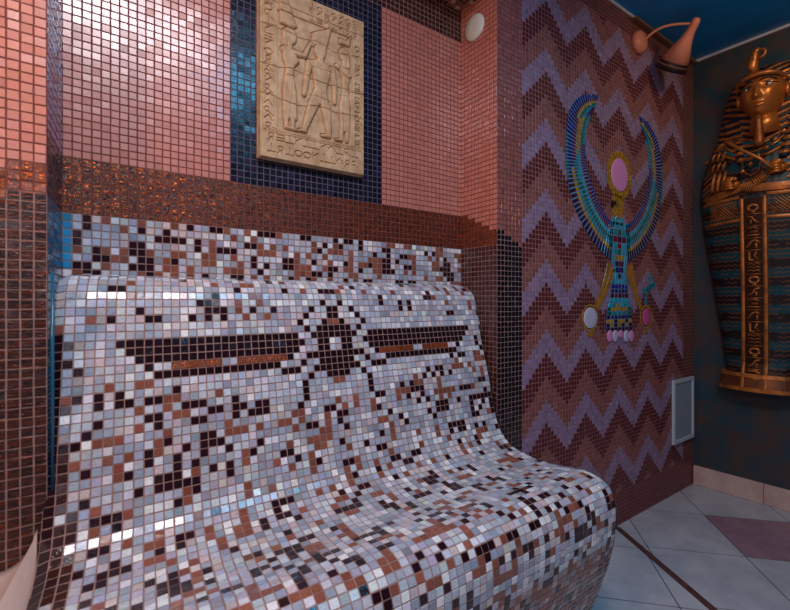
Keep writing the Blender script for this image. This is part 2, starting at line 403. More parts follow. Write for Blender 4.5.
def paint_bench(I, J):
    n = len(I); mi = np.zeros(n, int); _, pal = mixture(n); rgb = pal.copy(); r = cl2[I, J]; c = I-35; JJ = J-2
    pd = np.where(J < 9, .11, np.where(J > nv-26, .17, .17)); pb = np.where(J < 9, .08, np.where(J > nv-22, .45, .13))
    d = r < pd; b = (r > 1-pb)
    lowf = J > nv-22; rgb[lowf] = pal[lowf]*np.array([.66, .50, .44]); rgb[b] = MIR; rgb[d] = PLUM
    key = list(zip(c.tolist(), JJ.tolist()))
    lit = np.array([k in litset for k in key]); rgb[lit] = pal[lit]*1.08
    dk = np.array([k in darkset for k in key]); rgb[dk] = A(34, 16, 22)
    br = np.array([k in brset for k in key]); rgb[br] = MIR
    cp = np.array([k in copset for k in key]); rgb[cp] = A(130, 60, 30); mi[cp] = 1
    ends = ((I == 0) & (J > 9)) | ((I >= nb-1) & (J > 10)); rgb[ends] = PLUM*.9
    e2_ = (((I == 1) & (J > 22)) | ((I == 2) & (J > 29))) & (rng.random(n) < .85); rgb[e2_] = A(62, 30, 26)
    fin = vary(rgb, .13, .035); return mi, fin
bench = empty('mosaic_bench', (.65, 1.0, 0))
tag(bench, 'long curved high-backed mosaic bench, pale tiles flecked with plum and brown', 'bench')
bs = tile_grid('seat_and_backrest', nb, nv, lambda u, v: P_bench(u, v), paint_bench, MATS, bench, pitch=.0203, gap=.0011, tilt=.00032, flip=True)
me = bs.data
# sides of the bench, tiled in columns: closed solid ends
def bench_side(side):
    ys = np.linspace(0, nv, nv*2+1); Yp, Zp = prof_at(ys)
    u = 0.0 if side < 0 else float(nb)
    pts = P_bench(np.full(len(ys), u), ys)
    vs = [tuple(p) for p in pts]+[(vsx, YB-.005, z_) for vsx in [XRB if side > 0 else -.030] for z_ in (.0, 1.2)]
    fs = [tuple(range(len(vs)))]
    o = mesh('side_panel', vs, fs, M['glass_side'], bench)
    return o
m, nt, b = newmat('plum_side_mosaic')
bk = N(nt, 'ShaderNodeTexBrick'); bk.offset = 0; bk.inputs['Color1'].default_value = (*lin(46, 22, 26), 1); bk.inputs['Color2'].default_value = (*lin(78, 40, 34), 1)
bk.inputs['Mortar'].default_value = (*lin(130, 105, 100), 1); bk.inputs['Scale'].default_value = 1; bk.inputs['Brick Width'].default_value = .0203; bk.inputs['Row Height'].default_value = .0203; bk.inputs['Mortar Size'].default_value = .001
tc = N(nt, 'ShaderNodeTexCoord'); sx = N(nt, 'ShaderNodeSeparateXYZ'); cx = N(nt, 'ShaderNodeCombineXYZ')
nt.links.new(tc.outputs['Object'], sx.inputs[0]); nt.links.new(sx.outputs['Y'], cx.inputs['X']); nt.links.new(sx.outputs['Z'], cx.inputs['Y']); nt.links.new(cx.outputs[0], bk.inputs['Vector'])
nt.links.new(bk.outputs['Color'], b.inputs['Base Color']); b.inputs['Roughness'].default_value = .2
M['glass_side'] = m
bench_side(1); bench_side(-1)

# blue rod added for the bluish glow between bench and left pilaster
bm = bmesh.new(); tube(bm, [(-.0435, YF-.001, 1.20), (-.0435, YF-.001, .74)], .0032, 8); struct(frombm('trim_5', bm, M['blue_glow'], None, True))

# ------------------------------------------------------------ beige plastered ledge (lower left)
nx, ny = 60, 30; vs = []; fs = []
def xr_(y): return -.034-.14*(1.383-y)-.006
for j in range(ny+1):
    y = YF-.003-.40*(j/ny)
    for i in range(nx+1):
        t = (i/nx)**.5; x = -1.195+(xr_(y)+1.195)*t; dx = xr_(y)-x; fr = max(0, (.83-y)/.05)
        z = .583+.075*math.exp(-dx/.02)+.012*math.exp(-(YF-y)/.012)-.03*fr**2
        vs.append((x, y, z))
k = len(vs)
for v in vs[:k]: vs.append((v[0], v[1], .001))
W_ = nx+1
for j in range(ny):
    for i in range(nx): a = j*W_+i; fs.append((a, a+W_, a+W_+1, a+1)); fs.append((k+a, k+a+1, k+a+W_+1, k+a+W_))
for i in range(nx): fs.append((i, i+1, k+i+1, k+i)); a = ny*W_+i; fs.append((a, k+a, k+a+1, a+1))
for j in range(ny): a = j*W_; fs.append((a, k+a, k+a+W_, a+W_)); a += nx; fs.append((a, a+W_, k+a+W_, k+a))
led = mesh('plaster_ledge', vs, fs, M['plaster'], None, True)
tag(led, 'rounded beige plaster ledge against the dark brown mosaic pilaster, left of the bench', 'ledge')

# ------------------------------------------------------------ carved relief plaque
RX0, RX1, RZ0, RZ1 = .455, .832, 1.585, 2.135
W, Hh = RX1-RX0, RZ1-RZ0
gx, gz = 400, 590
U, V = np.meshgrid(np.linspace(0, W, gx), np.linspace(0, Hh, gz), indexing='ij')
def cap(p, q, r0, r1):
    p = np.array(p); q = np.array(q); d = q-p; t = np.clip(((U-p[0])*d[0]+(V-p[1])*d[1])/(d@d+1e-12), 0, 1)
    return np.hypot(U-p[0]-t*d[0], V-p[1]-t*d[1])-(r0+(r1-r0)*t)
def ell(c, a, b): return (np.hypot((U-c[0])/a, (V-c[1])/b)-1)*min(a, b)
def poly(pts):
    pts = np.array(pts); ins = np.zeros(U.shape, bool); dm = np.full(U.shape, 9.)
    for k in range(len(pts)):
        p, q = pts[k], pts[(k+1) % len(pts)]
        dm = np.minimum(dm, cap(p, q, 0, 0)); c = ((p[1] > V) != (q[1] > V)) & (U < (q[0]-p[0])*(V-p[1])/(q[1]-p[1]+1e-12)+p[0]); ins ^= c
    return np.where(ins, -dm, dm)
raised = lambda d, h, w=.003: h*np.clip(.5-d/w, 0, 1)
HT = np.full(U.shape, .0)
un = lambda x, y: (x*W, y*Hh)
def cpx(lst, r):      # chain
    d = np.full(U.shape, 9.)
    for (p, q) in zip(lst, lst[1:]): d = np.minimum(d, cap(un(*p), un(*q), r, r))
    return d
mn = np.minimum
def pn(pts): return poly([un(*p) for p in pts])
# framed ground
inner = pn([(.15, .18), (.86, .18), (.86, .86), (.15, .86)]); HT -= raised(inner, .0035)
figs = []
# left woman, facing right, arms raised
f = pn([(.20, .25), (.33, .25), (.325, .40), (.30, .50), (.305, .56), (.355, .60), (.32, .635), (.31, .655), (.20, .66), (.195, .6), (.225, .54), (.195, .42)])
f = mn(f, cap(un(.26, .64), un(.265, .71), .011, .010)); f = mn(f, ell(un(.272, .735), .021, .026)); f = mn(f, pn([(.19, .67), (.195, .76), (.24, .785), (.30, .775), (.30, .755), (.24, .74), (.25, .66)]))
f = mn(f, cap(un(.21, .645), un(.40, .650), .012, .009)); f = mn(f, cap(un(.40, .650), un(.455, .735), .009, .006))
f = mn(f, pn([(.175, .79), (.16, .92), (.165, .985), (.20, .985), (.33, .80), (.30, .785)])); f = mn(f, cap(un(.225, .20), un(.33, .195), .007, .004)); f = mn(f, cap(un(.23, .25), un(.23, .20), .010, .007)); f = mn(f, cap(un(.29, .25), un(.29, .20), .009, .007))
figs.append(f)
# central man, frontal shoulders, walking
g = pn([(.44, .635), (.50, .65), (.60, .65), (.66, .635), (.635, .55), (.61, .475), (.645, .37), (.44, .385), (.49, .475), (.475, .55)])
g = mn(g, cap(un(.485, .38), un(.40, .22), .019, .010)); g = mn(g, cap(un(.60, .38), un(.635, .22), .019, .010)); g = mn(g, cap(un(.405, .205), un(.35, .20), .008, .005)); g = mn(g, cap(un(.64, .205), un(.565, .20), .008, .005))
g2a = mn(cap(un(.445, .62), un(.415, .51), .012, .010), cap(un(.415, .51), un(.395, .42), .010, .008)); g2b = mn(cap(un(.665, .62), un(.69, .51), .012, .010), cap(un(.69, .51), un(.69, .42), .010, .008))
g = mn(g, cap(un(.55, .64), un(.55, .68), .012, .012)); g = mn(g, ell(un(.545, .705), .022, .026))
g = mn(g, pn([(.47, .725), (.46, .80), (.50, .82), (.60, .855), (.64, .87), (.655, .86), (.60, .70), (.57, .70), (.56, .74)]))
figs += [g, g2a, g2b]
# right woman facing left, arm held out
h = pn([(.745, .25), (.845, .25), (.85, .42), (.83, .52), (.85, .60), (.845, .655), (.76, .665), (.735, .64), (.765, .58), (.765, .5), (.735, .40)])
h = mn(h, cap(un(.79, .65), un(.79, .72), .010, .010)); h = mn(h, ell(un(.785, .74), .020, .025)); h = mn(h, pn([(.775, .775), (.84, .765), (.855, .66), (.81, .66), (.80, .74)]))
h = mn(h, pn([(.73, .80), (.845, .80), (.86, .875), (.81, .835), (.735, .835)])); h = mn(h, cap(un(.76, .25), un(.76, .20), .009, .006)); h = mn(h, cap(un(.76, .2), un(.70, .195), .006, .004)); h = mn(h, cap(un(.82, .25), un(.82, .2), .009, .006))
h2 = cap(un(.835, .62), un(.71, .655), .011, .008)
figs += [h, h2]
up = np.zeros(U.shape)
for d in figs: up = np.maximum(up, .0042*np.clip(-d/.006, 0, 1)**.5*(d < 0))
HT += up
for d in figs: HT -= .0036*np.exp(-((d-.0010)/.0012)**2)
# dress folds, belts, collars
for a, b in (((.45, .43), (.66, .42)), ((.47, .60), (.66, .60)), ((.23, .50), (.33, .51)), ((.74, .48), (.82, .48)), ((.26, .26), (.29, .5)), ((.78, .26), (.79, .5)), ((.55, .38), (.56, .45)), ((.40, .56), (.41, .3)), ((.62, .86), (.68, .68))):
    HT -= .0018*np.exp(-(cap(un(*a), un(*b), 0, 0)/.0011)**2)
gr = random.Random(5)
def glyph(cx, cy, s, k):
    d = None
    if k == 0: d = np.abs(ell((cx, cy), s*.5, s*.35))
    elif k == 1: d = mn(cap((cx-s*.5, cy-s*.4), (cx+s*.5, cy-s*.4), 0, 0), cap((cx, cy-s*.4), (cx, cy+s*.5), 0, 0))
    elif k == 2: d = mn(cap((cx-s*.5, cy), (cx, cy+s*.45), 0, 0), cap((cx, cy+s*.45), (cx+s*.5, cy-s*.2), 0, 0))
    elif k == 3:
        d = np.full(U.shape, 9.)
        for q in (-.35, 0, .35): d = mn(d, cap((cx-s*.5, cy+s*q), (cx+s*.5, cy+s*q), 0, 0))
    elif k == 4: d = mn(ell((cx, cy+s*.15), s*.3, s*.25), cap((cx, cy), (cx-s*.4, cy-s*.5), 0, 0)); d = mn(d, cap((cx+s*.1, cy), (cx+s*.2, cy-s*.5), 0, 0))
    elif k == 5: d = mn(np.abs(ell((cx-s*.2, cy+s*.2), s*.28, s*.28)), cap((cx, cy), (cx+s*.5, cy-s*.5), 0, 0))
    else: d = mn(cap((cx-s*.4, cy-s*.5), (cx-s*.4, cy+s*.5), 0, 0), cap((cx+s*.35, cy+s*.5), (cx-s*.4, cy), 0, 0))
    return np.exp(-(d/.0014)**2)
G = np.zeros(U.shape)
for k in range(19): G = np.maximum(G, glyph(.075*W, (.16+.8*(k+.5)/19)*Hh, .026, gr.randrange(7)))
for k in range(22): G = np.maximum(G, glyph(.925*W, (.16+.66*(k+.5)/22)*Hh, .020, gr.randrange(7)))
for k in range(11):
    for r in range(2): G = np.maximum(G, glyph((.06+.88*(k+.5)/11)*W, (.035+.075*(r+.4))*Hh*.9, .026, gr.randrange(7)))
for k in range(8):
    for r in range(3):
        if k > 0: G = np.maximum(G, glyph((.36+.58*(k+.5)/8)*W, (.885+.036*r)*Hh, .019, gr.randrange(7)))
HT -= .0034*G
for z in (.150, .162, .174): HT -= .0018*np.exp(-(cap(un(.03, z), un(.97, z), 0, 0)/.0012)**2)
for xx in (.03, .125, .15, .875, .97): HT -= .0018*np.exp(-(cap(un(xx, .15), un(xx, .98), 0, 0)/.0011)**2)
for xx in (.33, .47, .60): HT -= .0014*np.exp(-(cap(un(xx, .86), un(xx, .98), 0, 0)/.0011)**2)
for z, w1, w2 in ((.36, .004, -.006), (.53, -.004, .006), (.75, .004, .003), (.9, 0, 0)):   # joints between cast slabs
    dd = np.abs(V-z*Hh-w1*np.sin(U*40)-w2*np.sin(U*17)); HT -= .0028*np.exp(-(dd/.0010)**2)
HT += rng.normal(0, .00012, HT.shape)
edge = np.minimum(np.minimum(U, W-U), np.minimum(V, Hh-V)); HT -= .008*np.clip(1-edge/.004, 0, 1)**2
HT *= 1.7; yb = YB-.0007; th = .028
vs = np.stack([RX0+U, yb-th-HT, RZ0+V], -1).reshape(-1, 3).tolist(); idx = np.arange(gx*gz).reshape(gx, gz)
fs = np.stack([idx[:-1, :-1], idx[1:, :-1], idx[1:, 1:], idx[:-1, 1:]], -1).reshape(-1, 4).tolist()
k = len(vs); ring = [idx[i, 0] for i in range(gx)]+[idx[gx-1, j] for j in range(1, gz)]+[idx[i, gz-1] for i in range(gx-2, -1, -1)]+[idx[0, j] for j in range(gz-2, 0, -1)]
for r in ring: vs.append((vs[r][0], yb, vs[r][2]))
for a in range(len(ring)):
    b = (a+1) % len(ring); fs.append((int(ring[b]), int(ring[a]), k+a, k+b))
fs.append(tuple(range(k, k+len(ring))))
rel = mesh('carved_relief', vs, fs, M['stone'], None, True)
tag(rel, 'sandstone plaque carved with three standing figures on navy tiles above the bench', 'wall relief')

# ------------------------------------------------------------ falcon mosaic on the chevron wall
fal = empty('falcon_mosaic', (0, 0, 0)); fal.parent = wf
tag(fal, 'multicoloured winged falcon mosaic carrying a pink sun disc')
YT = YF-.0018
def px(x, y):
    a = TH+math.atan((x-395)/F); X = YT*math.tan(a); D = YT*math.cos(TH)+X*math.sin(TH); return np.array([X, H+(CY-y)*D/F])
CX = 2.243
def quads_mesh(name, quads, cols, parent, h=.0016, grout=None, slot=1, aniso=None):
    vs = []; fs = []; mi = []; cc = []
    for q, c in zip(quads, cols):
        q = np.array(q); m_ = q.mean(0); k = len(vs); qi = m_+(q-m_)*.80; qo = m_+(q-m_)*.87
        if aniso:
            bl = lambda u, v: q[0]*(1-u)*(1-v)+q[1]*u*(1-v)+q[2]*u*v+q[3]*(1-u)*v
            e, f = aniso; qi = np.array([bl(e, f), bl(1-e, f), bl(1-e, 1-f), bl(e, 1-f)]); e *= .7; f *= .7; qo = np.array([bl(e, f), bl(1-e, f), bl(1-e, 1-f), bl(e, 1-f)])
        ar = np.cross(q[1]-q[0], q[2]-q[0]); 
        if ar < 0: qi = qi[::-1]; qo = qo[::-1]; q = q[::-1]
        vs += [(p[0], YT-.0012, p[1]) for p in q]; vs += [(p[0], YT-.0012, p[1]) for p in qo]; vs += [(p[0], YT-.0012-h, p[1]) for p in qi]
        L = len(q); fs.append(tuple(k+t for t in range(L))); mi.append(0); cc.append((.2, .2, .2))
        fs.append(tuple(k+2*L+t for t in range(L))); mi.append(slot); cc.append(c)
        for t in range(L): fs.append((k+L+t, k+L+(t+1) % L, k+2*L+(t+1) % L, k+2*L+t)); mi.append(slot); cc.append(c)
    o = mesh(name, vs, fs, [M[grout or 'grout_mauve'], M['glass']], parent, mi=mi)
    at = o.data.color_attributes.new('tile_colour', 'FLOAT_COLOR', 'CORNER')
    buf = np.concatenate([np.tile((*c, 1.0), (len(f), 1)) for f, c in zip(fs, cc)]).astype(np.float32); at.data.foreach_set('color', buf.ravel())
    return o
M['grout_sky'] = plain('grout_pale_blue', lin(120, 150, 190), .8)
CB = dict(b=lin(20, 40, 130), d=lin(18, 24, 70), y=lin(178, 140, 20), g=lin(10, 110, 90), t=lin(20, 140, 160), c=lin(40, 165, 190), r=lin(120, 22, 40), m=lin(74, 26, 44), w=lin(140, 150, 190), o=lin(176, 120, 10))
outp = [(598, 96), (593, 94), (586, 94), (578, 97), (572, 103), (569, 112), (567, 125), (565, 138), (564.5, 150), (565, 162), (566, 172), (568.5, 186), (573, 204), (578, 217), (586, 231), (595, 245), (603, 254), (611, 260)]
inp = [(593.5, 110), (592, 112), (590.5, 116), (589, 120), (587, 126), (585.5, 134), (584.8, 141), (584.6, 148), (584.8, 156), (585.5, 163), (587, 171), (590, 181), (594, 193), (597.5, 201), (601, 208), (605, 215), (609, 220), (613.5, 223)]
def resamp(pts, n):
    p = np.array([px(*q) for q in pts]); s = np.linspace(0, 1, len(p)); t = np.linspace(0, 1, n+1)
    return np.stack([np.interp(t, s, p[:, 0]), np.interp(t, s, p[:, 1])], 1)
NF = 52; po = resamp(outp, NF); pi_ = resamp(inp, NF)
for _ in range(4):
    for q_ in (po, pi_): q_[1:-1] = .25*q_[:-2]+.5*q_[1:-1]+.25*q_[2:]
lanes_a = 'bbmygtbr'; lanes_b = 'gbbryygt'; lanes_c = 'dmygtcrb'; lanes_d = 'wmyygtbd'
for sgn in (1, -1):
    q = []; c = []
    for k in range(NF):
        s = (k+.5)/NF; 
        for l in range(8):
            s = (k+.5)/NF+(l-3.5)*.035; ln = lanes_a if s < .26 else lanes_b if s < .50 else lanes_c if s < .66 else 'dmytgcrb'
            w0, w1 = l/8, (l+1)/8
            a = po[k]+(pi_[k]-po[k])*w0; b_ = po[k+1]+(pi_[k+1]-po[k+1])*w0; cc_ = po[k+1]+(pi_[k+1]-po[k+1])*w1; dd = po[k]+(pi_[k]-po[k])*w1
            qq = [a, b_, cc_, dd]
            if sgn < 0: qq = [np.array([2*CX-v[0], v[1]]) for v in qq]
            q.append(qq); col = np.array(CB[ln[l]])*rng.uniform(.75, 1.25)
            c.append(tuple(col))
    quads_mesh('wing', q, c, fal, grout='grout_sky', aniso=(.19, .03))
# body: rows of small tiles between two edge curves
rows = [(222, 8, 'cc'), (229, 9, 'ctgtc'), (236, 10, 'trdrt'), (243, 10, 'tcrct'), (249, 10, 'ctgct'), (255, 8, 'cyyyc'), (261, 7, 'cdrdc'), (267, 6, 'cdbdc'), (273, 6, 'ccdcc'), (279, 7, 'tccct'), (284, 7.5, 'bbbbb'),
        (289, 7.5, 'bdbdb'), (293, 8, 'drdrd'), (298, 8.5, 'ccccc'), (303, 10, 'ctyctc'), (307, 11, 'gyyyyg'), (311, 11.5, 'gtttg'), (315, 11.5, 'dbdbdbd'), (319, 12, 'yydyydy'), (323, 12, 'dydydyd'), (327, 12, 'dmdmdmd'), (331, 12, '')]
q = []; c = []
for (y0, w0, ln), (y1, w1, _) in zip(rows, rows[1:]):
    z0_, z1_ = px(619, y0)[1], px(619, y1)[1]; k = len(ln)*2 if len(ln) < 5 else len(ln)
    f0, f1 = w0*.0105, w1*.0105
    for i in range(k):
        a0, a1 = -1+2*i/k, -1+2*(i+1)/k
        q.append([(CX+a0*f0, z0_), (CX+a1*f0, z0_), (CX+a1*f1, z1_), (CX+a0*f1, z1_)]); c.append(tuple(np.array(CB[ln[i*len(ln)//k]])*rng.uniform(.8, 1.2)))
quads_mesh('body', q, c, fal, grout='grout_sky')
def fan(cx, cz, rx, rz, r0, nk, colr, a0=0, a1=2*math.pi, rings=1):
    q = []; c = []
    for r in range(rings):
        k0, k1 = r0+(1-r0)*r/rings, r0+(1-r0)*(r+1)/rings
        for k in range(nk):
            t0, t1 = a0+(a1-a0)*k/nk, a0+(a1-a0)*(k+1)/nk
            q.append([(cx+rx*k0*math.cos(t0), cz+rz*k0*math.sin(t0)), (cx+rx*k0*math.cos(t1), cz+rz*k0*math.sin(t1)), (cx+rx*k1*math.cos(t1), cz+rz*k1*math.sin(t1)), (cx+rx*k1*math.cos(t0), cz+rz*k1*math.sin(t0))])
            c.append(tuple(np.array(CB[colr[(k+r) % len(colr)]])*rng.uniform(.8, 1.2)))
    return q, c
sz = px(618.5, 175)[1]
q, c = fan(CX, sz, .122, .122, .66, 40, 'oy', rings=2); quads_mesh('sun_ring', q, c, fal)
def disc(name, cx, cz, rx, rz, m, parent):
    bm = bmesh.new(); n = 40; y1 = YT-.0008; prof_ = ((1, 0), (1, .003), (.93, .0042), (.5, .0046))
    rg = [[bm.verts.new((cx+rx*f*math.cos(2*math.pi*k/n), y1-d, cz+rz*f*math.sin(2*math.pi*k/n))) for k in range(n)] for f, d in prof_]
    for r0, r1 in zip(rg, rg[1:]):
        for k in range(n): bm.faces.new((r0[k], r0[(k+1) % n], r1[(k+1) % n], r1[k]))
    bm.faces.new(rg[-1]); bm.faces.new(rg[0][::-1]); return frombm(name, bm, m, parent, True)
disc('sun_disc', CX, sz, .082, .084, M['disc_pink'], fal)
# head: yellow tiles, dark beak and eye, cyan collar
hz = px(617, 206)[1]; hx = px(617.5, 206)[0]
q, c = fan(hx, hz, .062, .066, .18, 14, 'yo', rings=3); quads_mesh('head', q, c, fal)
disc('eye', hx-.028, hz+.012, .010, .012, M['dark'], fal); disc('beak', hx-.0525, hz+.004, .012, .020, M['dark'], fal)
q = [[(hx-.05+.025*i, hz-.0525), (hx-.025+.025*i, hz-.0525), (hx-.025+.025*i, hz-.10), (hx-.05+.025*i, hz-.10)] for i in range(4)]
quads_mesh('collar', q, [CB['c']]*4, fal)
def band_quads(pts, w0, w1, n, colr):
    p = np.array([px(*a) for a in pts]); s = np.linspace(0, 1, len(p)); t = np.linspace(0, 1, n+1)
    c = np.stack([np.interp(t, s, p[:, 0]), np.interp(t, s, p[:, 1])], 1); q = []; cl = []
    for k in range(n):
        d = c[k+1]-c[k]; nn = np.array([-d[1], d[0]])/np.linalg.norm(d)
        a, b = w0+(w1-w0)*k/n, w0+(w1-w0)*(k+1)/n
        for e0, e1 in ((-1, 0), (0, 1)):
            q.append([c[k]+nn*a*e0, c[k+1]+nn*b*e0, c[k+1]+nn*b*e1, c[k]+nn*a*e1]); cl.append(tuple(np.array(CB[colr])*rng.uniform(.8, 1.15)))
    return q, cl
for pts, w0, w1 in (([(611, 266), (606, 285), (598, 304), (594, 312)], .042, .014), ([(628.5, 266), (633, 282), (636, 296), (641, 309)], .040, .014)):
    q, c = band_quads(pts, w0, w1, 12, 'o'); quads_mesh('leg', q, c, fal)
a = px(590, 318); disc('shen_ring_disc', a[0], a[1], .056, .050, M['disc_white'], fal)
b2 = px(646, 317); disc('shen_ring_disc', b2[0], b2[1], .040, .048, M['disc_mag'], fal)
for p in (a, b2):
    q, c = fan(p[0], p[1], .070, .066, .84, 22, 'oy'); quads_mesh('shen_ring', q, c, fal)
    q = [[(p[0]-.03, p[1]-.068), (p[0]+.03, p[1]-.068), (p[0]+.02, p[1]-.09), (p[0]-.02, p[1]-.09)]]; quads_mesh('shen_base', q, [CB['o']], fal)
q, c = band_quads([(645, 305), (646.5, 294), (648, 287)], .012, .012, 5, 't'); q2, c2 = band_quads([(642, 291), (648, 288.5), (655, 284)], .012, .012, 4, 't')
q3, c3 = fan(px(650.5, 281)[0], px(650, 281)[1], .028, .035, .5, 10, 'tc'); quads_mesh('ankh', q+q2+q3, c+c2+c3, fal)
for i, xx in enumerate((609.5, 614.8, 620.3, 625.8, 631)):
    p = px(xx, 336 if i != 2 else 334); disc('foot_pebble', p[0], p[1], .025, .030 if i != 2 else .02, M['disc_white'] if i % 2 else M['disc_pink'], fal)

# ------------------------------------------------------------ small fittings
bm = bmesh.new(); n = 40
rg = [[bm.verts.new((XN-.001-d, 1.298+.052*f*math.cos(2*math.pi*k/n), 2.262+.052*f*math.sin(2*math.pi*k/n))) for k in range(n)] for f, d in ((1, 0), (1, .006), (.94, .010), (.3, .012))]
for r0, r1 in zip(rg, rg[1:]):
    for k in range(n): bm.faces.new((r0[k], r0[(k+1) % n], r1[(k+1) % n], r1[k]))
bm.faces.new(rg[-1]); bm.faces.new(rg[0][::-1])
tag(frombm('round_cover', bm, M['white_plastic'], None, True), 'small round white cover plate on the pink tiled niche side, near the top', 'cover plate')
vp = empty('access_panel', (2.97, YF, .49)); tag(vp, 'grey access panel in a white frame, low on the chevron wall by the corner', 'access panel')
x0, x1, za, zb = 2.826, 3.104, .298, .675; w = .022
bm = bmesh.new(); box(bm, (x0, YT-.016, zb-w), (x1, YT-.001, zb), .003); box(bm, (x0, YT-.016, za), (x1, YT-.001, za+w), .003)
box(bm, (x0, YT-.016, za+w), (x0+w, YT-.001, zb-w), .003); box(bm, (x1-w, YT-.016, za+w), (x1, YT-.001, zb-w), .003); frombm('frame', bm, M['panel_frame'], vp)
bm = bmesh.new(); box(bm, (x0+w, YT-.010, za+w), (x1-w, YT-.002, zb-w), .001); frombm('panel', bm, M['panel_grey'], vp)

# ------------------------------------------------------------ cone wall lamp
lamp = empty('wall_lamp', (2.43, YF, 2.52)); tag(lamp, 'salmon cone wall lamp on a bent arm, high on the chevron wall', 'wall lamp')
def lathe(bm, prof_, n=36, mat=Matrix.Identity(4), capa=True, capb=True):
    rg = [[bm.verts.new(mat @ Vector((r*math.cos(2*math.pi*k/n), r*math.sin(2*math.pi*k/n), z))) for k in range(n)] for r, z in prof_]
    for r0, r1 in zip(rg, rg[1:]):
        for k in range(n): bm.faces.new((r0[k], r0[(k+1) % n], r1[(k+1) % n], r1[k]))
    if capa: bm.faces.new(rg[0][::-1])
    if capb: bm.faces.new(rg[-1])
mount = Vector((2.425, YT, 2.512))
mb = Matrix.Translation(mount) @ Matrix.Rotation(math.radians(90), 4, 'X')
bm = bmesh.new(); lathe(bm, [(.058, 0), (.060, .012), (.055, .026), (.040, .036), (.015, .040)], 36, mb); frombm('mount', bm, M['lamp'], lamp, True)
tip = Vector((2.545, .955, 2.545)); bot = Vector((2.598, 1.078, 2.405)); ax = (bot-tip).normalized()
bm = bmesh.new(); tube(bm, bez(mount+Vector((.005, -.035, .0)), mount+Vector((.02, -.1, .055)), tip+Vector((-.04, .10, .035)), tip+Vector((0, .0, .0)), 18), .0062, 12); frombm('arm', bm, M['lamp'], lamp, True)
q = ax.to_track_quat('Z', 'Y').to_matrix().to_4x4(); ms = Matrix.Translation(tip) @ q; Ls = (bot-tip).length
bm = bmesh.new()
lathe(bm, [(.001, -.028), (.012, -.026), (.019, -.016), (.020, 0), (.021, .03), (.030, .07), (.080, Ls), (.078, Ls), (.027, .07), (.015, .04)], 40, ms, True, True); frombm('lamp_shade', bm, M['lamp'], lamp, True)
bm = bmesh.new(); lathe(bm, [(.0802, Ls-.001), (.081, Ls+.022), (.079, Ls+.023), (.077, Ls-.02)], 40, ms, False, False); frombm('shade_rim', bm, M['lamp_in'], lamp, True)
bm = bmesh.new(); lathe(bm, [(.012, .07), (.02, .11), (.028, .14), (.03, .17), (.018, .195), (.001, .2)], 24, ms); frombm('bulb', bm, M['white_plastic'], lamp, True)

# ------------------------------------------------------------ sarcophagus on the right wall
XS = XR-.002; SY = .838          # back plane and centre line; local s = SY - y grows to the right in the photo
m, nt, b = newmat('painted_coffin_lid')          # teal bands with gold zigzag, painted on the lid
tc = N(nt, 'ShaderNodeTexCoord'); sx = N(nt, 'ShaderNodeSeparateXYZ'); nt.links.new(tc.outputs['Object'], sx.inputs[0])
def mth(op, a, b_=None, c_=None):
    n = N(nt, 'ShaderNodeMath', operation=op)
    for i, v in enumerate((a, b_, c_)):
        if v is None: continue
        if isinstance(v, (int, float)): n.inputs[i].default_value = v
        else: nt.links.new(v, n.inputs[i])
    return n.outputs[0]
zig = mth('MULTIPLY', mth('PINGPONG', sx.outputs['Y'], .016), .5)
zz = mth('ADD', sx.outputs['Z'], zig); ph = mth('FRACT', mth('DIVIDE', zz, .098)); ph2 = mth('FRACT', mth('DIVIDE', zz, .0245))
no = N(nt, 'ShaderNodeTexNoise'); no.inputs['Scale'].default_value = 14; nt.links.new(tc.outputs['Object'], no.inputs['Vector'])
r1 = N(nt, 'ShaderNodeValToRGB'); r1.color_ramp.interpolation = 'EASE'; e = r1.color_ramp.elements; e[0].position = .35; e[0].color = (*lin(16, 74, 84), 1); e[1].position = .6; e[1].color = (*lin(40, 30, 34), 1)
nt.links.new(ph, r1.inputs['Fac'])
gl = mth('MULTIPLY', mth('GREATER_THAN', ph2, .72), mth('GREATER_THAN', no.outputs['Fac'], .44)); mx = N(nt, 'ShaderNodeMixRGB'); mx.inputs['Color2'].default_value = (*lin(128, 78, 44), 1)
nt.links.new(mth('MULTIPLY', gl, .75), mx.inputs['Fac']); nt.links.new(r1.outputs['Color'], mx.inputs['Color1']); nt.links.new(mx.outputs['Color'], b.inputs['Base Color'])
b.inputs['Roughness'].default_value = .38; b.inputs['Metallic'].default_value = .25
bp = N(nt, 'ShaderNodeBump'); bp.inputs['Strength'].default_value = .5; bp.inputs['Distance'].default_value = .004; nt.links.new(ph2, bp.inputs['Height']); nt.links.new(bp.outputs['Normal'], b.inputs['Normal'])
M['lid'] = m
sar = empty('sarcophagus', (XS, SY, .66)); tag(sar, 'gold and teal Egyptian mummy coffin with crossed arms, mounted on the dark right hand wall', 'sarcophagus')
def interp(tab, z): return np.interp(z, [t[0] for t in tab], [t[1] for t in tab])
halfw = [(.66, .18), (.74, .165), (.80, .17), (1.0, .20), (1.3, .245), (1.55, .282), (1.75, .300), (1.86, .290), (1.96, .258), (2.06, .215), (2.2, .19)]
dep = [(.66, .15), (.8, .12), (1.2, .125), (1.7, .15), (1.95, .15), (2.1, .11), (2.2, .06)]
def Pt(s, z, d): return (XS-d, SY-s, z)     # s right in photo, d out of the wall
def surf(s, z):
    w = interp(halfw, z); d = interp(dep, z); t = min(1, abs(s)/w); return d*(1-t**2.6)**.55
nzs, nss = 110, 40; vs = []; fs = []
for i in range(nzs+1):
    z = .70+(2.2-.70)*i/nzs; w = interp(halfw, z)
    for j in range(nss+1):
        a = math.pi*j/nss; s = -w*math.cos(a); vs.append(Pt(s, z, max(.0, interp(dep, z)*math.sin(a)**.75)))
for i in range(nzs):
    for j in range(nss): k = i*(nss+1)+j; fs.append((k, k+nss+1, k+nss+2, k+1))
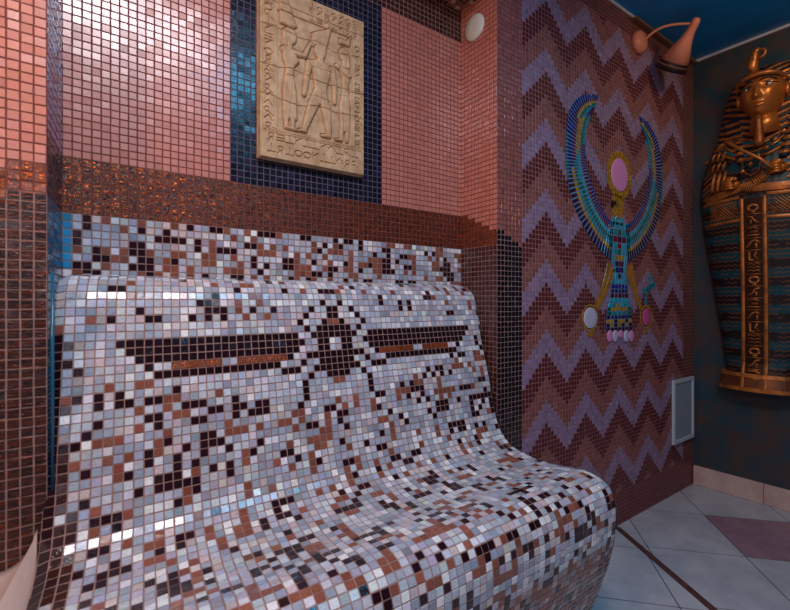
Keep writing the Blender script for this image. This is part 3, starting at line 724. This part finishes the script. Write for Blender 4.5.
fs.append(tuple(range(nss+1))); k = nzs*(nss+1); fs.append(tuple(range(k+nss, k-1, -1)))
bd = mesh('coffin_lid', vs, fs, M['lid'], sar, True)
# foot end: gold-banded pedestal
bm = bmesh.new()
def archslab(bm, z0, z1, ex, dx):
    n = 24; rg = []
    for z in (z0, z1):
        w = interp(halfw, z)+ex; r = [bm.verts.new(Pt(-w*math.cos(math.pi*j/n), z, .001+(interp(dep, z)+dx)*math.sin(math.pi*j/n)**.6)) for j in range(n+1)]; rg.append(r)
    for j in range(n): bm.faces.new((rg[0][j], rg[0][j+1], rg[1][j+1], rg[1][j]))
    bm.faces.new(rg[0]); bm.faces.new(rg[1][::-1]); bm.faces.new((rg[0][0], rg[0][-1], rg[1][-1], rg[1][0]))
archslab(bm, .655, .735, .012, .012); frombm('foot_board', bm, plain('dark_gold', lin(120, 68, 38), .4, metal=.5, noise=.3), sar)
bm = bmesh.new(); archslab(bm, .648, .668, .018, .020); archslab(bm, .722, .742, .016, .018); frombm('foot_band', bm, M['gold'], sar)
def band(name, path, wd, hgt, m, par, n=30):
    """raised band following (s,z) points on the lid"""
    P = [Vector((np.interp(t, np.linspace(0, 1, len(path)), [p[0] for p in path]), np.interp(t, np.linspace(0, 1, len(path)), [p[1] for p in path]), 0)) for t in np.linspace(0, 1, n+1)]
    bm = bmesh.new(); pv = None
    for i, p in enumerate(P):
        d = (P[min(i+1, n)]-P[max(i-1, 0)]).normalized(); nn = Vector((-d.y, d.x, 0)); r = []
        for e, hh in ((-1, -.004), (-.9, hgt), (0, hgt*1.15), (.9, hgt), (1, -.004)):
            q = p+nn*wd*e; r.append(bm.verts.new(Pt(q.x, q.y, surf(q.x, q.y)+hh)))
        if pv:
            for k in range(4): bm.faces.new((pv[k], pv[k+1], r[k+1], r[k]))
        pv = r
    return frombm(name, bm, m, par, False)
# centre column with carved hieroglyph relief
cb = band('inscription_column', [(0, .66), (0, 1.70)], .046, .006, plain('dark_bronze', lin(60, 32, 20), .4, metal=.5), sar, 60)
for e in (-1, 1): band('column_border', [(e*.050, .66), (e*.050, 1.70)], .009, .013, M['gold'], cb, 60)
gr = random.Random(3)
bm = bmesh.new()
def Q(s, z, h): return Pt(s, z, surf(s, z)+h)
def stroke(pts, r=.0062): tube(bm, [Q(a, b_, .010) for a, b_ in pts], r, 7)
for k in range(15):
    z = .735+k*.065; typ = k % 6; f_ = 1 if gr.random() < .5 else -1; w = .028
    if typ == 0: stroke([(-w, z+.02), (w*.2, z+.024), (w, z+.012), (w*.6, z), (-w*.4, z)]); stroke([(-w, z-.018), (w, z-.018)])
    elif typ == 1: stroke([(f_*-w, z+.02), (f_*-w*.2, z+.016), (f_*w*.2, z-.005), (f_*w, z-.02)], .006); stroke([(f_*-.3*w, z), (f_*-.4*w, z-.022)])
    elif typ == 2: stroke([(w*math.cos(t/8*6.28)*.8, z+.017*math.sin(t/8*6.28)) for t in range(9)]); stroke([(-w*.3, z-.024), (w*.4, z-.024)])
    elif typ == 3:
        for q_ in (-.018, 0, .018): stroke([(-w, z+q_), (-w*.5, z+q_+.007), (0, z+q_), (w*.5, z+q_+.007), (w, z+q_)], .0036)
    elif typ == 4: stroke([(-w*.7, z+.024), (-w*.7, z-.022), (w*.1, z-.022)]); stroke([(w*.5, z+.022), (w*.1, z), (w*.8, z-.022)], .0055)
    else: stroke([(-w, z-.018), (-w*.3, z+.014), (w*.3, z+.02), (w, z+.006)], .006); stroke([(w*.4, z+.005), (w*.5, z-.024)])
    if k: stroke([(-.038, z-.034), (.038, z-.034)], .0025)
frombm('hieroglyphs', bm, M['gold'], cb, True)
for z in (1.712, 1.588): band('waist_band', [(-.285, z-.012), (-.06, z)] , .009, .010, M['gold'], sar, 16); band('waist_band', [(.06, z), (.285, z-.012)], .009, .010, M['gold'], sar, 16)
# lattice of feathers between the waist bands
for sg in (-1, 1):
    bm = bmesh.new()
    for k in range(16):
        for dr in (-1, 1):
            s0 = .07+k*.017*1.0; s1 = s0+dr*.095
            pts = [(sg*(s0+(s1-s0)*t), 1.598+.10*t) for t in np.linspace(0, 1, 6)]; pts = [p for p in pts if .062 < abs(p[0]) < .262]
            if len(pts) > 1: tube(bm, [Q(a_, b_, .002) for a_, b_ in pts], .0022, 5)
    frombm('lattice', bm, M['gold'], sar, True)
# head and headdress
HZ = 2.275; HD = .15
def blob(name, c, r, m, par, fn=None, nu=48, nv=36, rot=None):
    vs = []; fs = []
    for i in range(nv+1):
        ph_ = -math.pi/2+math.pi*i/nv
        for j in range(nu):
            t = 2*math.pi*j/nu; v = Vector((math.cos(ph_)*math.sin(t), math.sin(ph_), math.cos(ph_)*math.cos(t)))   # s, z, depth
            if fn: v = fn(v)
            v = Vector((v.x*r[0], v.y*r[1], v.z*r[2]))
            if rot: v = rot @ v
            vs.append(Pt(c[0]+v.x, c[1]+v.y, max(.0005, c[2]+v.z)))
    for i in range(nv):
        for j in range(nu): a = i*nu+j; b_ = i*nu+(j+1) % nu; fs.append((a, b_, b_+nu, a+nu))
    return mesh(name, vs, fs, m, par, True)
g2 = lambda x, y, cx, cy, sx_, sy_: math.exp(-((x-cx)/sx_)**2-((y-cy)/sy_)**2)
def facefn(v):
    x, y, z = v
    if z > 0:
        d = 0
        d += .26*math.exp(-(x/.13)**2)*max(0, min(1, (.28-y)/.5))*(1 if y > -.24 else math.exp(-((y+.24)/.07)**2))       # nose
        d += .07*g2(x, y, .15, -.2, .09, .08)+.07*g2(x, y, -.15, -.2, .09, .08)
        d -= .15*(g2(x, y, .38, .2, .2, .1)+g2(x, y, -.38, .2, .2, .1))                     # eye sockets
        d += .09*(g2(x, y, .38, .2, .15, .065)+g2(x, y, -.38, .2, .15, .065))
        d += .07*(g2(x, y, .38, .38, .28, .05)+g2(x, y, -.38, .38, .28, .05))               # brows
        d += .09*g2(x, y, 0, -.43, .24, .045)+.10*g2(x, y, 0, -.55, .18, .05)-.05*g2(x, y, 0, -.485, .26, .02)      # lips
        d += .09*g2(x, y, 0, -.80, .25, .14)                                                # chin
        d += .05*(g2(x, y, .5, -.15, .22, .25)+g2(x, y, -.5, -.15, .22, .25))               # cheeks
        z += d
    w = 1-.22*max(0, -y)**1.5
    return Vector((x*w, y, z))
hd = blob('face', (0, 2.245, .16), (.098, .128, .10), M['gold_face'], sar, facefn, 160, 150)
for e in (-1, 1):
    ey = blob('eye', (e*.037, 2.271, .237), (.021, .0085, .009), M['eye_white'], hd, None, 24, 16); blob('pupil', (e*.037, 2.271, .2425), (.0085, .0085, .0058), M['navy'], ey, None, 18, 12)
    bm = bmesh.new()
    def fz(s, z, h=.0): return Pt(s, z, h)
    tube(bm, [Pt(e*.013, 2.268, .243), Pt(e*.024, 2.281, .247), Pt(e*.040, 2.284, .245), Pt(e*.055, 2.277, .238), Pt(e*.078, 2.272, .217)], .0028, 7)
    tube(bm, [Pt(e*.013, 2.268, .243), Pt(e*.028, 2.262, .246), Pt(e*.045, 2.262, .242), Pt(e*.057, 2.268, .235)], .0022, 7)
    tube(bm, [Pt(e*.012, 2.294, .256), Pt(e*.030, 2.306, .254), Pt(e*.052, 2.303, .241), Pt(e*.075, 2.289, .219)], .0036, 7); frombm('eye_line', bm, M['navy'], ey, True)
    blob('ear', (e*.104, 2.245, .165), (.014, .033, .022), M['gold_face'], hd, None, 20, 16)
bm = bmesh.new(); tube(bm, [Pt(0, 2.15, .15), Pt(0, 2.05, .13)], [.055, .07], 24); frombm('neck', bm, M['gold_face'], hd, True)
# nemes headdress: ribbed cloth hood
hw = [(1.90, .105), (2.0, .250), (2.08, .247), (2.16, .232), (2.25, .210), (2.32, .190), (2.38, .160), (2.42, .12), (2.445, .05)]
hdp = [(1.90, .165), (2.0, .15), (2.1, .135), (2.25, .14), (2.36, .15), (2.42, .11), (2.445, .05)]
vs = []; fs = []; n1, n2 = 130, 56; mi = []
for i in range(n1+1):
    z = 2.0+.445*i/n1; w = interp(hw, z); dd = interp(hdp, z)
    for j in range(n2+1):
        a = math.pi*j/n2; s = -w*math.cos(a); rib = .004*math.sin((z-.35*abs(s))*2*math.pi/.034) if True else 0
        face_gap = 1
        d_ = (dd)*math.sin(a)**.62+rib*math.sin(a)**.5
        vs.append(Pt(s, z, max(.0005, d_)))
for i in range(n1):
    for j in range(n2):
        k = i*(n2+1)+j; fs.append((k, k+n2+1, k+n2+2, k+1)); z = 2.0+.445*(i+.5)/n1; a = math.pi*(j+.5)/n2; s = interp(hw, z)*math.cos(a)
        mi.append(0 if ((z-.35*abs(s))/.034) % 1 < .5 else 1)
hood = mesh('headdress', vs, fs, [M['gold'], M['navy']], sar, True, mi)
bm = bmesh.new(); tube(bm, [Pt(.102*math.cos(t)*1.06, 2.292+.040*math.sin(t)**.8, .165+.092*math.sin(t)) for t in np.linspace(.0, math.pi, 24)], [.006+.006*math.sin(t) for t in np.linspace(0, math.pi, 24)], 10); frombm('brow_band', bm, M['gold'], hood, True)
# lappets falling over the chest, striped
for e in (-1, 1):
    vs = []; fs = []; mi = []; n1 = 60
    for i in range(n1+1):
        t = i/n1; z = 2.17-.27*t; s0 = e*(.105-.035*t); s1 = e*(.195-.09*t)
        for k, (f_, h_) in enumerate(((0, -.01), (.08, .022), (.5, .028), (.92, .022), (1, -.01))):
            s = s0+(s1-s0)*f_; vs.append(Pt(s, z, max(surf(s, min(z, 2.05)), .10)+h_+.003*math.sin(t*n1*.9)))
    for i in range(n1):
        for k in range(4): a = i*5+k; fs.append((a, a+5, a+6, a+1)); mi.append(0 if (i//4) % 2 else 1)
    mesh('lappet', vs, fs, [M['gold'], M['navy']], hood, False, mi)
# uraeus on the brow
bm = bmesh.new(); tube(bm, [Pt(-.005, 2.345, .245), Pt(-.012, 2.375, .262), Pt(-.01, 2.405, .255), Pt(-.002, 2.43, .262), Pt(.006, 2.45, .27), Pt(.022, 2.456, .275)], [.018, .023, .024, .020, .015, .008], 14)
tube(bm, [Pt(.022+.020*math.cos(t), 2.432+.020*math.sin(t), .262) for t in np.linspace(2.2, -2.6, 18)], .007, 8); frombm('uraeus', bm, M['gold'], hood, True)
# beard
bm = bmesh.new(); tube(bm, [Pt(0, 2.125, .235), Pt(0, 2.09, .232), Pt(0, 2.05, .226), Pt(0, 2.01, .224), Pt(.002, 1.975, .232), Pt(.002, 1.962, .238)], [.016, .017, .019, .022, .024, .014], 18); frombm('beard', bm, plain('dark_gold_braid', lin(150, 84, 40), .4, metal=.5, bump=.8, bscale=120), hd, True)
# broad collar: concentric raised rows
col_ = None
for k in range(7):
    r = .085+.018*k; pts = [(r*math.cos(t)*1.05, 2.10+r*math.sin(t)*.95) for t in np.linspace(math.pi*1.12, math.pi*1.88, 24)]
    o = band('collar_row', pts, .0075, .010, M['gold'] if k % 2 == 0 else M['teal'] if k % 4 == 1 else M['navy'], sar, 24)
hd.location.y = -.045; hood.location.y = -.04; hood.location.z = hd.location.z = -.012
for e in (-1, 1):
    for k in range(9):
        z = 2.02-.032*k; band('sleeve_rib', [(e*.14, z-.012), (e*.20, z+.004), (e*.275, z-.04)], .0065, .010, M['gold'], sar, 10)
# hands: palm plus four curled fingers and thumb, crossed on the chest
def hand(cs, cz, e):
    bm = bmesh.new(); d0 = surf(cs, cz)+.018
    r = bmesh.ops.create_uvsphere(bm, u_segments=20, v_segments=14, radius=1)['verts']
    for v in r: v.co = Vector(Pt(cs+v.co.x*.036, cz+v.co.y*.027, d0+v.co.z*.026))
    for k in range(4):
        zz_ = cz+.021-.0145*k; ln = (.036, .040, .038, .031)[k]
        tube(bm, [Pt(cs-e*.018, zz_, d0+.022), Pt(cs+e*ln*.35, zz_+.002, d0+.031), Pt(cs+e*ln, zz_+.001, d0+.024), Pt(cs+e*(ln+.006), zz_, d0+.008), Pt(cs+e*ln*.5, zz_-.001, d0+.002)], [.0072, .0082, .0078, .0068, .0055], 9)
    tube(bm, [Pt(cs-e*.022, cz+.014, d0+.015), Pt(cs-e*.004, cz+.032, d0+.026), Pt(cs+e*.014, cz+.036, d0+.026), Pt(cs+e*.026, cz+.033, d0+.022)], [.010, .0095, .0085, .006], 9)
    bmesh.ops.recalc_face_normals(bm, faces=bm.faces)
    return frombm('hand', bm, M['gold_face'], sar, True)
hL = hand(-.088, 1.785, -1); hR = hand(.112, 1.835, -1)
def cuff(x0, z0, x1, z1):
    bm = bmesh.new(); n = 6
    for k in range(n):
        t = k/n; s = x0+(x1-x0)*t; z = z0+(z1-z0)*t; dx, dz = x1-x0, z1-z0; L = math.hypot(dx, dz); nx_, nz_ = -dz/L, dx/L
        pts = [Pt(s+nx_*q_, z+nz_*q_, surf(s, z)+.02-abs(q_)*.35) for q_ in (-.028, -.014, 0, .014, .028)]; tube(bm, pts, .0045, 8)
    return bm
frombm('bracelet', cuff(-.045, 1.768, .015, 1.752), M['gold'], hL, True); frombm('bracelet', cuff(.052, 1.81, .0, 1.778), M['gold'], hR, True)
for e, (a, b_) in ((1, ((.0, 1.752), (.22, 1.735))), (-1, ((.0, 1.775), (-.24, 1.72)))):
    band('forearm', [a, b_], .022, .012, M['gold'], sar, 16)
# crook and flail held in the hands
bm = bmesh.new(); tube(bm, [Pt(.10, 1.825, .20), Pt(.05, 1.885, .225), Pt(-.01, 1.935, .235), Pt(-.065, 1.985, .225), Pt(-.105, 2.02, .20), Pt(-.118, 2.03, .19)], .0085, 12); flailo = frombm('flail', bm, M['gold'], sar, True)
fl_ = None
bm = bmesh.new()
for k in range(14):
    t0 = k/14; t1 = (k+.9)/14; p0 = Vector(Pt(-.075, 1.80, .20)); p1 = Vector(Pt(.17, 2.03, .215)); 
    if k % 2 == 0: tube(bm, [p0.lerp(p1, t0), p0.lerp(p1, t1)], .0085, 10)
flail = frombm('crook', bm, M['gold'], sar, True)
bm = bmesh.new(); tube(bm, [Pt(-.075, 1.80, .20), Pt(.17, 2.03, .215)], .0072, 10); frombm('crook_core', bm, M['navy'], flail, True)
for k in range(3):
    s = -.128-.026*k
    bm = bmesh.new()
    tube(bm, [Pt(-.116, 2.03, .19), Pt(s+.008, 1.985, .175)], .005, 8)
    for (a, b_), rr in (((1.98, 1.93), .0065), ((1.925, 1.875), .006), ((1.868, 1.765), .0095)):
        tube(bm, [Pt(s+.008, a, .165+.0), Pt(s-.004, (a+b_)/2, .163), Pt(s-.010, b_, .158)], [rr*.7, rr, rr*1.1], 10)
    frombm('flail_strand', bm, M['gold'], flailo, True)
# cartouche pendant between the hands
bm = bmesh.new(); tube(bm, [Pt(-.04, 1.90, .185), Pt(.045, 1.90, .185), Pt(.035, 1.84, .183), Pt(-.0, 1.815, .18), Pt(-.035, 1.84, .183), Pt(-.04, 1.90, .185)], .004, 8); frombm('pendant', bm, M['gold'], sar, True)

# ------------------------------------------------------------ light
def area(name, loc, tgt, size, power, col, sy=None, spread=None):
    l = bpy.data.lights.new(name, 'AREA'); l.energy = power; l.color = col; l.size = size
    if sy: l.shape = 'RECTANGLE'; l.size_y = sy
    o = bpy.data.objects.new(name, l); COL.objects.link(o); o.location = loc
    o.rotation_euler = (Vector(tgt)-Vector(loc)).to_track_quat('-Z', 'Y').to_euler()
    if spread: l.spread = math.radians(spread)
    return o
area('ceiling_light', (.04, .26, 2.60), (.04, .3, 0), .25, 7, (1.0, .95, .92), .25)
area('ceiling_panel', (.26, -.0, 2.61), (.26, 0, 0), .66, 20, (.95, .9, 1.0), .26)
area('warm_wall_light', (-.95, .35, 2.0), (.6, 1.3, 1.3), .18, 8, (1.0, .56, .30))
area('blue_ceiling_light', (.98, -.28, 2.6), (1.0, .0, 0), .5, 9, (.12, .6, 1.0))
area('fill_light', (-.6, -1.8, 1.7), (1.6, 1.1, .8), .7, 7, (.8, .82, 1.0), 1.2)
area('coffin_warm_light', (2.2, .2, 2.5), (3.1, .7, 2.0), .25, 3, (1.0, .7, .42))  # unseen warm light aimed at the sarcophagus, apart from the unlit wall lamp
area('blue_floor_light', (1.45, 1.08, .3), (1.5, .9, 0), .05, .14, (.05, .6, .9))
w = bpy.data.worlds.new('World'); S.world = w; w.use_nodes = True
w.node_tree.nodes['Background'].inputs['Color'].default_value = (.05, .05, .06, 1)

# ------------------------------------------------------------ camera
cam = bpy.data.cameras.new('Camera'); co = bpy.data.objects.new('Camera', cam); COL.objects.link(co); S.camera = co
co.location = (0, 0, H); co.rotation_euler = (math.pi/2, 0, -TH)
cam.sensor_width = 36; cam.lens = 36*F/790; cam.shift_y = -(305-CY)/790; cam.clip_start = .02
S.view_settings.view_transform = 'Standard'; S.view_settings.look = 'None'; S.view_settings.exposure = 0; S.view_settings.gamma = 1
cam.dof.use_dof = True; cam.dof.focus_distance = 1.75; cam.dof.aperture_fstop = 4.0
